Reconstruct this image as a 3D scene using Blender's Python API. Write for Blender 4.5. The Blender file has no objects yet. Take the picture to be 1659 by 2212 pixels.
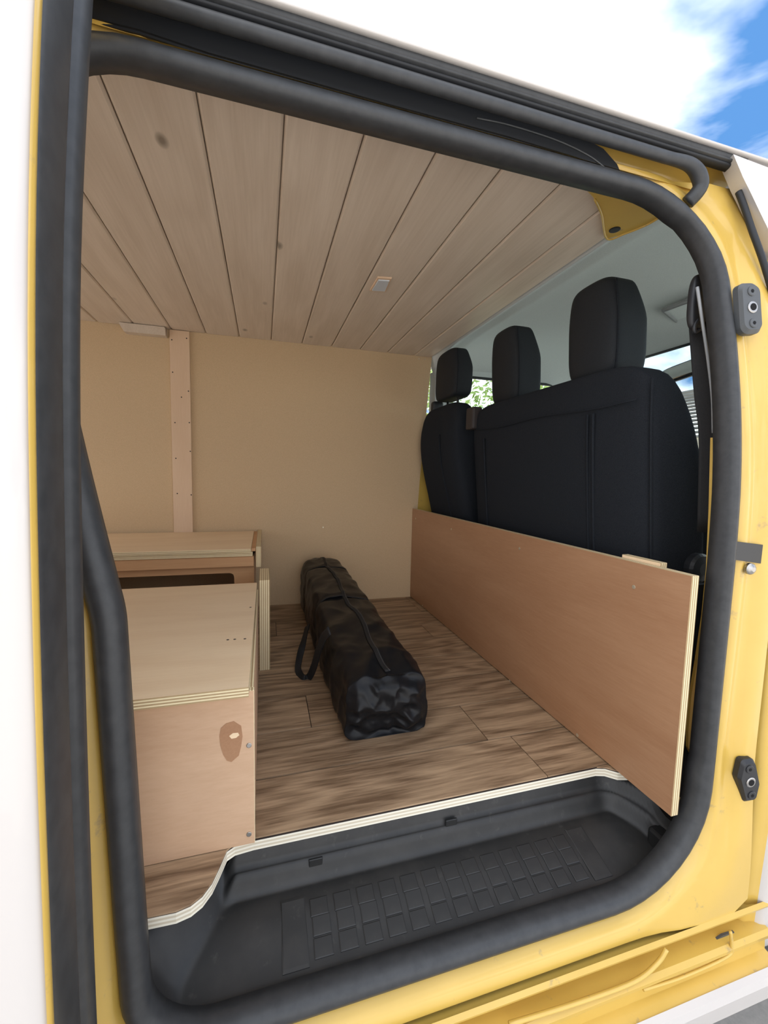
import bpy, bmesh, math, random
from mathutils import Vector, Matrix, noise
random.seed(7)
scene = bpy.context.scene
C = scene.collection
PI = math.pi

# ------------------------------------------------------------------ camera
YAW, PITCH, ROLL, FPX = math.radians(16.135), math.radians(5.071), math.radians(-1.2526), 902.35
CAM = Vector((0, 0, .67))
_f = Vector((math.sin(YAW)*math.cos(PITCH), math.cos(YAW)*math.cos(PITCH), -math.sin(PITCH)))
_r = Vector((math.cos(YAW), -math.sin(YAW), 0)); _d = _f.cross(_r)
RIGHT = math.cos(ROLL)*_r + math.sin(ROLL)*_d
DOWN = -math.sin(ROLL)*_r + math.cos(ROLL)*_d
cam = bpy.data.cameras.new('camera'); co = bpy.data.objects.new('camera', cam); C.objects.link(co)
m = Matrix((RIGHT, -DOWN, -_f)).transposed().to_4x4(); m.translation = CAM
co.matrix_world = m
cam.sensor_fit = 'HORIZONTAL'; cam.sensor_width = 36; cam.lens = FPX/1659*36
cam.clip_start = .01; cam.clip_end = 500
scene.camera = co

def P(px, py, ax, v):
    """the point of the van that stands on the plane ax = v and is measured at pixel (px, py) of the photograph"""
    d = RIGHT*(px-829.5) + DOWN*(py-1106) + _f*FPX
    i = 'XYZ'.index(ax)
    return CAM + d*((v-CAM[i])/d[i])

# ------------------------------------------------------------------ sky, sun, exposure
vs = scene.view_settings
vs.view_transform = 'Standard'; vs.look = 'None'; vs.gamma = 1; vs.exposure = 0.45; vs.use_curve_mapping = False
SUNDIR = Vector((.037, .715, .699)).normalized()
w = bpy.data.worlds.new('sky'); scene.world = w; w.use_nodes = True
nt = w.node_tree; nt.nodes.clear()
def N(t, typ, **kw):
    n = t.nodes.new(typ)
    for k, v in kw.items():
        if k.startswith('i_'):
            n.inputs[k[2:].replace('_', ' ')].default_value = v
        else: setattr(n, k, v)
    return n
tc = N(nt, 'ShaderNodeTexCoord'); sep = N(nt, 'ShaderNodeSeparateXYZ')
nt.links.new(tc.outputs['Generated'], sep.inputs[0])
zz = N(nt, 'ShaderNodeMath', operation='MAXIMUM'); zz.inputs[1].default_value = 0
nt.links.new(sep.outputs['Z'], zz.inputs[0])
za = N(nt, 'ShaderNodeMath', operation='ADD'); za.inputs[1].default_value = .25
nt.links.new(zz.outputs[0], za.inputs[0])
dv = N(nt, 'ShaderNodeVectorMath', operation='DIVIDE'); cz = N(nt, 'ShaderNodeCombineXYZ')
for k in range(3): nt.links.new(za.outputs[0], cz.inputs[k])
nt.links.new(tc.outputs['Generated'], dv.inputs[0]); nt.links.new(cz.outputs[0], dv.inputs[1])
mp = N(nt, 'ShaderNodeMapping'); mp.inputs['Location'].default_value = (2.551, 3.16, 2.033)
nt.links.new(dv.outputs[0], mp.inputs[0])
nz = N(nt, 'ShaderNodeTexNoise'); nz.inputs['Scale'].default_value = 1.6; nz.inputs['Detail'].default_value = 7; nz.inputs['Roughness'].default_value = .52; nz.inputs['Distortion'].default_value = .4
nt.links.new(mp.outputs[0], nz.inputs['Vector'])
rp = N(nt, 'ShaderNodeValToRGB'); rp.color_ramp.elements[0].position = .36; rp.color_ramp.elements[1].position = .62
nt.links.new(nz.outputs['Fac'], rp.inputs[0])
# brighter cloud towards the sun
dp = N(nt, 'ShaderNodeVectorMath', operation='DOT_PRODUCT'); dp.inputs[1].default_value = SUNDIR
nt.links.new(tc.outputs['Generated'], dp.inputs[0])
mx = N(nt, 'ShaderNodeMath', operation='MAXIMUM'); mx.inputs[1].default_value = 0; nt.links.new(dp.outputs['Value'], mx.inputs[0])
pw = N(nt, 'ShaderNodeMath', operation='POWER'); pw.inputs[1].default_value = 10; nt.links.new(mx.outputs[0], pw.inputs[0])
cl = N(nt, 'ShaderNodeMath', operation='MULTIPLY_ADD'); cl.inputs[1].default_value = 3.0; cl.inputs[2].default_value = 2.6; nt.links.new(pw.outputs[0], cl.inputs[0])
cc = N(nt, 'ShaderNodeMixRGB', blend_type='MULTIPLY'); cc.inputs[0].default_value = 1; cc.inputs[1].default_value = (1, .985, .96, 1)
nt.links.new(cl.outputs[0], cc.inputs[2])
mix = N(nt, 'ShaderNodeMixRGB'); mix.inputs[1].default_value = (.105, .28, .62, 1)
nt.links.new(rp.outputs[0], mix.inputs[0]); nt.links.new(cc.outputs[0], mix.inputs[2])
bg = N(nt, 'ShaderNodeBackground'); bg.inputs[1].default_value = 1.0
nt.links.new(mix.outputs[0], bg.inputs[0])
wo = N(nt, 'ShaderNodeOutputWorld'); nt.links.new(bg.outputs[0], wo.inputs[0])
sun = bpy.data.lights.new('sun', 'SUN'); sun.energy = 8.0; sun.angle = math.radians(.6); sun.color = (1, .95, .87)
so = bpy.data.objects.new('sun', sun); C.objects.link(so)
so.rotation_euler = SUNDIR.to_track_quat('Z', 'Y').to_euler(); so.location = SUNDIR*20

# ------------------------------------------------------------------ materials
def mat(name, base, rough=.6, spec=.5, metal=0, coat=0):
    M_ = bpy.data.materials.new(name); M_.use_nodes = True
    b = M_.node_tree.nodes['Principled BSDF']
    b.inputs['Base Color'].default_value = (*base, 1); b.inputs['Roughness'].default_value = rough
    b.inputs['Specular IOR Level'].default_value = spec; b.inputs['Metallic'].default_value = metal
    b.inputs['Coat Weight'].default_value = coat
    return M_
def coords(t, scale=(1, 1, 1), rand=True):
    tc = N(t, 'ShaderNodeTexCoord'); mp = N(t, 'ShaderNodeMapping'); mp.inputs['Scale'].default_value = scale
    if rand:
        oi = N(t, 'ShaderNodeObjectInfo'); ad = N(t, 'ShaderNodeVectorMath', operation='ADD')
        ml = N(t, 'ShaderNodeMath', operation='MULTIPLY'); ml.inputs[1].default_value = 37.0
        t.links.new(oi.outputs['Random'], ml.inputs[0])
        t.links.new(tc.outputs['Object'], ad.inputs[0]); t.links.new(ml.outputs[0], ad.inputs[1])
        t.links.new(ad.outputs[0], mp.inputs[0])
    else: t.links.new(tc.outputs['Object'], mp.inputs[0])
    return mp.outputs[0]
def noise_tex(t, vec, scale, detail=4, rough=.5, dist=0):
    n = N(t, 'ShaderNodeTexNoise'); n.inputs['Scale'].default_value = scale; n.inputs['Detail'].default_value = detail
    n.inputs['Roughness'].default_value = rough; n.inputs['Distortion'].default_value = dist
    t.links.new(vec, n.inputs['Vector']); return n.outputs['Fac']
def ramp(t, fac, stops, interp='LINEAR'):
    r = N(t, 'ShaderNodeValToRGB'); cr = r.color_ramp; cr.interpolation = interp
    while len(cr.elements) < len(stops): cr.elements.new(.5)
    for e, (p, c) in zip(cr.elements, stops):
        e.position = p; e.color = (*c, 1) if len(c) == 3 else c
    t.links.new(fac, r.inputs[0]); return r.outputs[0]
def mixc(t, fac, a, b, mode='MIX'):
    mx = N(t, 'ShaderNodeMixRGB', blend_type=mode)
    for i, v in ((0, fac), (1, a), (2, b)):
        if isinstance(v, (int, float)): mx.inputs[i].default_value = v
        elif isinstance(v, tuple): mx.inputs[i].default_value = (*v, 1)
        else: t.links.new(v, mx.inputs[i])
    return mx.outputs[0]
def bump(t, h, strength, dist=.002):
    b = N(t, 'ShaderNodeBump'); b.inputs['Strength'].default_value = strength; b.inputs['Distance'].default_value = dist
    t.links.new(h, b.inputs['Height']); return b.outputs[0]
def wood(name, light, dark, axis, rough=.5, contrast=.6, ring=9, fine=140, stretch=14, knots=None, vary=.25, spec=.4, ringmix=.5, streak=18):
    """grain along an object axis: long soft streaks, cathedral rings and fine pores"""
    M_ = mat(name, light, rough, spec); t = M_.node_tree; b = t.nodes['Principled BSDF']
    i = 'XYZ'.index(axis)
    sc = [1, 1, 1]; sc[i] = 1/stretch
    sc2 = [1, 1, 1]; sc2[i] = 1/5
    v1 = coords(t, tuple(sc)); v2 = coords(t, tuple(sc2))
    n1 = noise_tex(t, v1, streak, 5, .65, .3)
    n2 = noise_tex(t, v1, fine, 3, .6)
    n3 = noise_tex(t, v2, 5, 2, .5, .2)
    # rings: sin of warped distance
    ms = N(t, 'ShaderNodeMath', operation='MULTIPLY'); ms.inputs[1].default_value = ring*2*PI; t.links.new(n3, ms.inputs[0])
    sn = N(t, 'ShaderNodeMath', operation='SINE'); t.links.new(ms.outputs[0], sn.inputs[0])
    ma = N(t, 'ShaderNodeMath', operation='MULTIPLY_ADD'); ma.inputs[1].default_value = .5; ma.inputs[2].default_value = .5; t.links.new(sn.outputs[0], ma.inputs[0])
    fr = mixc(t, ringmix, n1, ma.outputs[0])
    f2 = mixc(t, .42, fr, n2)
    lo, hi = .5-.25/contrast*.6, .5+.25/contrast*.6
    col = ramp(t, f2, [(max(0, lo), dark), (min(1, hi), light)])
    if knots:
        sk = [knots, knots, knots]; sk[i] = knots*.55
        vo = N(t, 'ShaderNodeTexVoronoi'); vo.inputs['Scale'].default_value = 1
        t.links.new(coords(t, tuple(sk)), vo.inputs['Vector'])
        kf = ramp(t, vo.outputs['Distance'], [(.02, (1, 1, 1)), (.05, (.45, .45, .45)), (.065, (0, 0, 0))])
        col = mixc(t, kf, col, tuple(c*.45 for c in dark))
    if vary:
        oi = N(t, 'ShaderNodeObjectInfo')
        vr = ramp(t, oi.outputs['Random'], [(0, (1-vary,)*3), (1, (1, 1, 1))])
        col = mixc(t, 1.0, col, vr, 'MULTIPLY')
    t.links.new(col, b.inputs['Base Color'])
    t.links.new(bump(t, f2, .25, .0008), b.inputs['Normal'])
    return M_
def ply_edge(name, axis, thick, plies, light=(.80, .69, .45), dark=(.42, .30, .16)):
    M_ = mat(name, light, .7, .3); t = M_.node_tree; b = t.nodes['Principled BSDF']
    tc = N(t, 'ShaderNodeTexCoord'); sp = N(t, 'ShaderNodeSeparateXYZ'); t.links.new(tc.outputs['Object'], sp.inputs[0])
    ml = N(t, 'ShaderNodeMath', operation='MULTIPLY'); ml.inputs[1].default_value = plies*PI/thick
    t.links.new(sp.outputs[axis], ml.inputs[0])
    cs = N(t, 'ShaderNodeMath', operation='COSINE'); t.links.new(ml.outputs[0], cs.inputs[0])
    n = noise_tex(t, coords(t, (1, 1, 1)), 120, 3)
    ad = N(t, 'ShaderNodeMath', operation='MULTIPLY_ADD'); ad.inputs[1].default_value = .5; t.links.new(n, ad.inputs[0]); t.links.new(cs.outputs[0], ad.inputs[2])
    col = ramp(t, ad.outputs[0], [(.1, dark), (.45, light)])
    t.links.new(col, b.inputs['Base Color'])
    return M_
def speckle(name, c1, c2, scale, rough=.8, spec=.3, bstr=.1, dist=.001, detail=4, lo=.35, hi=.65, big=None):
    M_ = mat(name, c1, rough, spec); t = M_.node_tree; b = t.nodes['Principled BSDF']
    v = coords(t, (1, 1, 1), False); n = noise_tex(t, v, scale, detail, .6)
    col = ramp(t, n, [(lo, c1), (hi, c2)])
    if big:
        n2 = noise_tex(t, v, big[0], 5, .6)
        col = mixc(t, ramp(t, n2, [(big[2], (0, 0, 0)), (big[3], (1, 1, 1))]), col, big[1])
    t.links.new(col, b.inputs['Base Color'])
    if bstr: t.links.new(bump(t, n, bstr, dist), b.inputs['Normal'])
    return M_

MT = {}
MT['mdf'] = speckle('mdf', (.56, .41, .25), (.63, .465, .29), 420, .75, .25, .05, .0005)
MT['pine'] = wood('pine', (.72, .615, .51), (.58, .48, .38), 'Y', .45, .7, 5, 170, 26, knots=5.0, vary=.06, ringmix=.22, streak=30)
MT['oak'] = wood('oak_vinyl', (.49, .34, .21), (.17, .105, .060), 'X', .45, 1.15, 12, 170, 16, knots=3.4, vary=.14, ringmix=.2, streak=38)
MT['ply_red'] = wood('red_plywood', (.435, .245, .135), (.33, .165, .083), 'Y', .42, .55, 3, 220, 10, vary=0, ringmix=.25)
MT['ply_pale'] = wood('pale_plywood', (.90, .71, .48), (.80, .595, .38), 'X', .5, .6, 4, 200, 14, vary=.05, ringmix=.3)
MT['ply_pink'] = wood('pink_plywood', (.66, .445, .29), (.53, .33, .20), 'X', .5, .55, 3, 160, 5, vary=.05, ringmix=.35)
MT['batten'] = wood('batten_wood', (.74, .55, .385), (.66, .46, .30), 'Z', .55, .6, 4, 200, 14, vary=0, ringmix=.25)
MT['rail_wood'] = wood('rail_wood', (.58, .34, .17), (.47, .25, .115), 'X', .55, .6, 4, 200, 14, vary=0, ringmix=.25)
MT['edge_z'] = ply_edge('plywood_edge_z', 'Z', .018, 7)
MT['edge_x'] = ply_edge('plywood_edge_x', 'X', .018, 7)
MT['edge_up'] = ply_edge('plywood_edge_up', 'X', .0345, 11)
MT['edge_floor'] = ply_edge('floor_edge', 'Z', .018, 5, (.82, .78, .66), (.62, .55, .42))
MT['yellow'] = speckle('yellow_paint', (.62, .41, .085), (.66, .435, .095), 8, .32, .5, 0, big=(30, (.40, .28, .11), .64, .74))
MT['yellow'].node_tree.nodes['Principled BSDF'].inputs['Coat Weight'].default_value = .4
MT['white_paint'] = mat('white_paint', (.58, .545, .515), .3, .5, coat=.4)
MT['rubber'] = speckle('rubber', (.028, .030, .033), (.04, .042, .045), 60, .5, .5, .05)
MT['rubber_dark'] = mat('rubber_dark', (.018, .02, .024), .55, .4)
MT['tray'] = speckle('tray_plastic', (.012, .0125, .013), (.026, .025, .024), 14, .5, .5, .08, .001, 6, .45, .75, big=(45, (.055, .052, .048), .62, .85))
MT['fabric'] = speckle('seat_fabric', (.012, .014, .018), (.022, .025, .030), 700, .95, .12, .3, .0008)
MT['leather'] = speckle('headrest_fabric', (.012, .0145, .018), (.018, .021, .025), 500, .65, .25, .1, .0005)
MT['bag'] = speckle('bag_nylon', (.006, .0063, .0075), (.010, .0105, .012), 900, .34, .2, .10, .0006)
MT['strap'] = speckle('webbing', (.006, .006, .007), (.014, .014, .015), 800, .7, .4, .3, .0006)
MT['headliner'] = speckle('headliner_fabric', (.60, .64, .64), (.66, .70, .70), 300, .95, .1, .1, .0006)
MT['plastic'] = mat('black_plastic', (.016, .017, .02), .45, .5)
MT['plastic_grey'] = mat('grey_plastic', (.075, .08, .085), .5, .5)
MT['grey_trim'] = mat('grey_trim', (.30, .31, .32), .6, .4)
MT['brown'] = mat('brown_panel', (.035, .028, .026), .6, .4)
MT['metal'] = mat('metal', (.42, .41, .40), .35, .5, 1)
MT['screw'] = mat('screw_metal', (.62, .55, .42), .4, .5, .7)
MT['dark'] = mat('dark_interior', (.01, .01, .011), .8, .2)
MT['mirror'] = mat('mirror_glass', (.75, .78, .78), .05, .5, 1)
MT['lens'] = mat('lamp_lens', (.55, .60, .66), .2, .5)
MT['concrete'] = speckle('driveway', (.42, .40, .37), (.54, .51, .47), 60, .9, .2, .3, .004, 6, big=(3, (.46, .435, .40), .4, .7))
MT['leaf'] = speckle('leaves', (.22, .34, .06), (.42, .52, .16), 3, .6, .3, 0)
MT['bark'] = mat('bark', (.12, .085, .06), .9, .2)
MT['brick'] = mat('house_wall', (.55, .48, .40), .9, .2)
MT['tile'] = mat('roof_tile', (.16, .15, .15), .8, .2)
g = bpy.data.materials.new('window_glass'); g.use_nodes = True; t = g.node_tree; t.nodes.clear()
tr = N(t, 'ShaderNodeBsdfTransparent'); tr.inputs[0].default_value = (.86, .93, .92, 1)
gl = N(t, 'ShaderNodeBsdfGlossy'); gl.inputs['Roughness'].default_value = .02
ms = N(t, 'ShaderNodeMixShader'); ms.inputs[0].default_value = .06; t.links.new(tr.outputs[0], ms.inputs[1]); t.links.new(gl.outputs[0], ms.inputs[2])
om = N(t, 'ShaderNodeOutputMaterial'); t.links.new(ms.outputs[0], om.inputs[0])
MT['glass'] = g

# ------------------------------------------------------------------ builders
def wloc(o):
    v = Vector((0, 0, 0))
    while o is not None: v += o.location; o = o.parent
    return v
def link(o, parent=None, at=None):
    C.objects.link(o)
    if parent is not None: o.parent = parent
    o.location = (at if at is not None else Vector((0, 0, 0))) - (wloc(parent) if parent else Vector((0, 0, 0)))
    return o
def obj(name, verts, faces, m, parent=None, smooth=False, mats=None, fm=None, origin='bottom'):
    vs_ = [Vector(v) for v in verts]
    lo = Vector([min(v[i] for v in vs_) for i in range(3)]); hi = Vector([max(v[i] for v in vs_) for i in range(3)])
    c = (lo+hi)/2
    me = bpy.data.meshes.new(name); me.from_pydata([tuple(v-c) for v in vs_], [], faces)
    for k in ([m] if mats is None else mats): me.materials.append(MT[k] if isinstance(k, str) else k)
    if fm:
        for p, k in zip(me.polygons, fm): p.material_index = k
    if smooth:
        for p in me.polygons: p.use_smooth = True
    bm = bmesh.new(); bm.from_mesh(me); bmesh.ops.recalc_face_normals(bm, faces=bm.faces); bm.to_mesh(me); bm.free()
    me.update()
    return link(bpy.data.objects.new(name, me), parent, c)
def from_bm(name, bm, m, parent=None, smooth=False, autosmooth=None):
    bmesh.ops.recalc_face_normals(bm, faces=bm.faces)
    lo = Vector([min(v.co[i] for v in bm.verts) for i in range(3)]); hi = Vector([max(v.co[i] for v in bm.verts) for i in range(3)])
    c = (lo+hi)/2
    bmesh.ops.translate(bm, verts=bm.verts, vec=-c)
    me = bpy.data.meshes.new(name); bm.to_mesh(me); bm.free()
    for k in (m if isinstance(m, (list, tuple)) else [m]): me.materials.append(MT[k] if isinstance(k, str) else k)
    for p in me.polygons: p.use_smooth = smooth
    return link(bpy.data.objects.new(name, me), parent, c)
def box_bm(x0, x1, y0, y1, z0, z1, bev=0, seg=1):
    bm = bmesh.new(); bmesh.ops.create_cube(bm, size=1)
    for v in bm.verts:
        v.co = Vector(((x0+x1)/2+v.co.x*(x1-x0), (y0+y1)/2+v.co.y*(y1-y0), (z0+z1)/2+v.co.z*(z1-z0)))
    if bev: bmesh.ops.bevel(bm, geom=bm.edges[:], offset=bev, segments=seg, affect='EDGES', profile=.5)
    return bm
def box(name, x0, x1, y0, y1, z0, z1, m, parent=None, bev=0, seg=1):
    return from_bm(name, box_bm(x0, x1, y0, y1, z0, z1, bev, seg), m, parent)
def ply(name, x0, x1, y0, y1, z0, z1, axis, face, edge, parent=None, bev=.0008):
    """a plywood board: veneer on the two large faces, laminations on the edges"""
    bm = box_bm(x0, x1, y0, y1, z0, z1, bev)
    i = 'XYZ'.index(axis)
    bm.normal_update()
    for f in bm.faces: f.material_index = 0 if abs(f.normal[i]) > .9 else 1
    return from_bm(name, bm, [face, edge], parent)
def prism(name, pts, axis, a0, a1, m, parent=None, bev=0):
    """outline (list of 2-D points in the other two axes) extruded along axis"""
    i = 'XYZ'.index(axis); o = [k for k in range(3) if k != i]
    bm = bmesh.new(); rows = []
    for a in (a0, a1):
        r = []
        for p in pts:
            c = [0, 0, 0]; c[i] = a; c[o[0]] = p[0]; c[o[1]] = p[1]; r.append(bm.verts.new(c))
        rows.append(r)
    n = len(pts)
    bm.faces.new(rows[0]); bm.faces.new(rows[1][::-1])
    for k in range(n): bm.faces.new((rows[0][k], rows[0][(k+1) % n], rows[1][(k+1) % n], rows[1][k]))
    if bev:
        bmesh.ops.recalc_face_normals(bm, faces=bm.faces)
        bmesh.ops.bevel(bm, geom=[e for e in bm.edges if e.calc_face_angle(0) > .6], offset=bev, segments=2, affect='EDGES')
    return from_bm(name, bm, m, parent)
def grid(name, fn, nu, nv, m, parent=None, smooth=True, cu=False, cv=False, thick=0):
    vs_ = [fn(i, j) for i in range(nu) for j in range(nv)]; fs = []
    for i in range(nu if cu else nu-1):
        for j in range(nv if cv else nv-1):
            a, b = i, (i+1) % nu; c, d = j, (j+1) % nv
            fs.append((a*nv+c, b*nv+c, b*nv+d, a*nv+d))
    o = obj(name, vs_, fs, m, parent, smooth)
    if thick:
        s = o.modifiers.new('s', 'SOLIDIFY'); s.thickness = thick; s.offset = 0
    return o
def tube(name, pts, r, m, parent=None, seg=8, closed=False, flat=None, up=None, caps=True):
    """round (r) or flat (flat = (half width, half thickness), up = normal hint) tube along points"""
    pts = [Vector(p) for p in pts]; n = len(pts); vs_ = []; fs = []
    prev = None
    for i, p in enumerate(pts):
        a = pts[(i-1) % n] if (closed or i > 0) else p; b = pts[(i+1) % n] if (closed or i < n-1) else p
        t_ = (b-a).normalized()
        if up is not None: u = (up[i] if isinstance(up, list) else Vector(up)).copy()
        elif prev is not None: u = prev
        else: u = Vector((0, 0, 1)) if abs(t_.z) < .9 else Vector((1, 0, 0))
        u = (u-t_*u.dot(t_)).normalized(); prev = u; s = t_.cross(u)
        rr = r[i] if isinstance(r, (list, tuple)) else r
        for k in range(seg):
            an = 2*PI*(k+.5)/seg
            if flat: 
                ca, sa = math.cos(an), math.sin(an); q = .35
                vs_.append(p + s*flat[0]*math.copysign(abs(ca)**q, ca) + u*flat[1]*math.copysign(abs(sa)**q, sa))
            else: vs_.append(p + s*rr*math.cos(an) + u*rr*math.sin(an))
    for i in range(n if closed else n-1):
        j = (i+1) % n
        for k in range(seg): fs.append((i*seg+k, i*seg+(k+1) % seg, j*seg+(k+1) % seg, j*seg+k))
    if not closed and caps: fs.append(tuple(range(seg))); fs.append(tuple((n-1)*seg+k for k in range(seg))[::-1])
    return obj(name, vs_, fs, m, parent, True)
def curve(pts, n=8, closed=False):
    """Catmull-Rom through points"""
    pts = [Vector(p) for p in pts]; out = []; L = len(pts)
    for i in range(L if closed else L-1):
        p1, p2 = pts[i], pts[(i+1) % L]
        p0 = pts[(i-1) % L] if closed or i > 0 else p1*2-p2
        p3 = pts[(i+2) % L] if closed or i < L-2 else p2*2-p1
        for k in range(n):
            s = k/n
            out.append(.5*((2*p1)+(p2-p0)*s+(2*p0-5*p1+4*p2-p3)*s*s+(3*p1-p0-3*p2+p3)*s**3))
    if not closed: out.append(pts[-1])
    return out
def blob(name, fn, m, parent=None, n=14, e=5, level=0):
    """cushion: cube grid pushed to a super-ellipsoid in [-1,1]^3, then mapped by fn"""
    bm = bmesh.new(); bmesh.ops.create_cube(bm, size=2)
    bmesh.ops.subdivide_edges(bm, edges=bm.edges[:], cuts=n, use_grid_fill=True)
    for v in bm.verts:
        x, y, z = v.co
        l = (abs(x)**e+abs(y)**e+abs(z)**e)**(1/e)
        v.co = Vector(fn(x/l, y/l, z/l))
    return from_bm(name, bm, m, parent, True)
def lerp_tab(tab, x):
    if x <= tab[0][0]: 
        (x0, y0), (x1, y1) = tab[0], tab[1]
        return y0
    for (x0, y0), (x1, y1) in zip(tab, tab[1:]):
        if x <= x1: return y0+(y1-y0)*(x-x0)/(x1-x0)
    return tab[-1][1]
def smooth_tab(tab, x):
    h = .05
    return sum(lerp_tab(tab, x+h*k) for k in (-2, -1, 0, 1, 2))/5
def empty(name, loc, label, cat, group=None):
    o = bpy.data.objects.new(name, None); o.empty_display_size = .05
    C.objects.link(o); o.location = loc; return tag(o, label, cat, group)
def tag(o, label, cat, group=None, kind=None):
    o['label'] = label; o['category'] = cat
    if group: o['group'] = group
    if kind: o['kind'] = kind
    return o
def struct(o, label=None, cat=None):
    o['kind'] = 'structure'
    if label: o['label'] = label
    if cat: o['category'] = cat
    return o
def disc(name, c, n, r, h, m, parent, seg=16, dome=0):
    """a round head standing on point c, facing n"""
    c = Vector(c); n = Vector(n).normalized(); q = n.to_track_quat('Z', 'Y'); vs_ = []; fs = []
    prof_ = [(r, 0), (r, h*.7), (r*.85, h), (.4*r, h+dome)]
    for (a, b) in prof_:
        for k in range(seg): vs_.append(c+q @ Vector((a*math.cos(2*PI*k/seg), a*math.sin(2*PI*k/seg), b)))
    for i in range(len(prof_)-1):
        for k in range(seg): fs.append((i*seg+k, i*seg+(k+1) % seg, (i+1)*seg+(k+1) % seg, (i+1)*seg+k))
    fs.append(tuple((len(prof_)-1)*seg+k for k in range(seg)))
    fs.append(tuple(range(seg))[::-1])
    return obj(name, vs_, fs, m, parent, False)
def sstep(a, b, x):
    x = max(0, min(1, (x-a)/(b-a))); return x*x*(3-2*x)

# ================================================================== the setting
# ---- ground
gnd = box('ground', -30, 30, -30, 30, -.75, -.70, 'concrete'); struct(gnd, 'grey concrete driveway the van stands on', 'ground')

# ---- side of the van round the sliding door opening
PROF = [(-.4, .585), (-.14, .578), (0, .572), (.6, .570), (.75, .578), (.88, .595), (1.02, .62), (1.15, .65), (1.225, .68), (1.35, .72)]
def prof(z): return smooth_tab(PROF, z)
def rounded(corners, n=10, step=.03):
    L = len(corners); arcs = []
    for i in range(L):
        p = Vector(corners[i][:2]); a = Vector(corners[i-1][:2]); b = Vector(corners[(i+1) % L][:2]); r = corners[i][2]
        u = (a-p).normalized(); v = (b-p).normalized(); th = u.angle(v); t_ = r/math.tan(th/2)
        c = p + (u+v).normalized()*(r/math.sin(th/2))
        s, e = p+u*t_-c, p+v*t_-c
        arcs.append([c + (s*math.sin((1-k/n)*(PI-th))+e*math.sin(k/n*(PI-th)))/math.sin(PI-th) for k in range(n+1)])
    out = []
    for i in range(L):
        out += arcs[i]
        a, b = arcs[i][-1], arcs[(i+1) % L][0]; k = max(1, int((b-a).length/step))
        out += [a.lerp(b, j/k) for j in range(1, k)]
    return out
OUT = rounded([(-.166, -.133, .10), (.832, -.133, .20), (.832, 1.218, .17), (-.31, 1.218, .13), (-.228, .72, .3), (-.183, .49, .2)])
NO = len(OUT)
def onorm(i):
    t_ = (OUT[(i+1) % NO]-OUT[i-1]).normalized(); return Vector((t_.y, -t_.x))
ONRM = [onorm(i) for i in range(NO)]
def op(i, o, dy):
    p = OUT[i % NO]+ONRM[i % NO]*o; return Vector((p.x, prof(p.y)+dy, p.y))
RX0, RX1, RZ0, RZ1 = -.42, .942, -.192, 1.252
KR = 12
def ring(i, k):
    a = OUT[i]+ONRM[i]*.010; c = Vector((.33, .54)); d = a-c
    s = min((RX1-c.x)/d.x if d.x > 1e-6 else 9, (RX0-c.x)/d.x if d.x < -1e-6 else 9, (RZ1-c.y)/d.y if d.y > 1e-6 else 9, (RZ0-c.y)/d.y if d.y < -1e-6 else 9)
    b = c+d*max(1.0, s); f = k/(KR-1); p = a.lerp(b, f)
    low = sstep(.15, -.19, p.y)
    dist = (p-a).length
    dy = .012 - .022*sstep(0, .03, dist) - .012*sstep(.05, .10, dist) - .02*low*sstep(.0, .05, dist)
    if p.x > .6: dy += .006*math.exp(-((dist-.055)/.012)**2)*(1-low)
    return Vector((p.x, prof(p.y)+dy, p.y))
frame = grid('wall_near', ring, NO, KR, 'yellow', cu=True)
struct(frame, 'yellow painted body frame of the van around the sliding door opening', 'van body')
# inner return of the frame, seen beside the board
fl = [(1541, 945), (1537, 1100), (1531, 1230), (1521, 1330), (1506, 1430), (1494, 1500), (1487, 1580), (1487, 1615), (1499, 1642), (1540, 1660), (1570, 1600), (1585, 1300), (1590, 1100), (1575, 945)]
prism('flange', [tuple(P(x, y, 'Y', .634).xz) for x, y in fl], 'Y', .634, .640, 'yellow', frame)
# bulb seal
SEC = [(-.014, .022), (-.0165, .006), (-.0155, -.008), (-.009, -.017), (.001, -.020), (.010, -.017), (.016, -.009), (.0175, .003), (.012, .012), (-.004, .022)]
grid('door_seal', lambda i, k: op(i, SEC[k][0]*(.55 if SEC[k][0] < 0 and ONRM[i].x > .6 and OUT[i].y > .1 else 1), SEC[k][1]), NO, len(SEC), 'rubber', frame, cu=True, cv=True)['label'] = 'black rubber bulb seal around the opening'

# ---- sill below the opening
def along_x(name, sec, x0, x1, m, parent, n=2, closed=False, smooth=False):
    return grid(name, lambda i, k: Vector((x0+(x1-x0)*i/(n-1), sec[k][0], sec[k][1])), n, len(sec), m, parent, smooth, cv=closed)
yb = prof(-.192)-.042
along_x('sill_lip', [(yb, -.192), (yb-.006, -.197), (yb-.004, -.203), (yb+.035, -.206), (yb+.04, -.243), (yb-.008, -.246), (yb-.015, -.252), (yb-.013, -.262), (yb-.004, -.268), (yb-.006, -.295), (yb-.03, -.300)], -.6, 1.0, 'yellow', frame, 2)
along_x('sill_skirt', [(yb-.030, -.298), (yb-.040, -.303), (yb-.044, -.315), (yb-.040, -.352), (yb-.02, -.372), (yb+.1, -.38)], -.6, 1.6, 'white_paint', frame, 2)['label'] = 'white painted outer sill'
def pocket(i, j):
    return Vector((0, 0, 0))
prism('sill_pocket', [tuple(P(px, py, 'Y', yb+.004).xz) for px, py in ((1415, 2150), (1440, 2105), (1500, 2062), (1560, 2020), (1585, 2012), (1583, 2040), (1578, 2052))], 'Y', yb+.003, yb+.007, 'plastic_grey', frame)['label'] = 'grey plate standing in for the dark recess in the sill'  # thin flat grey plate in place of the sill recess
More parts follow.
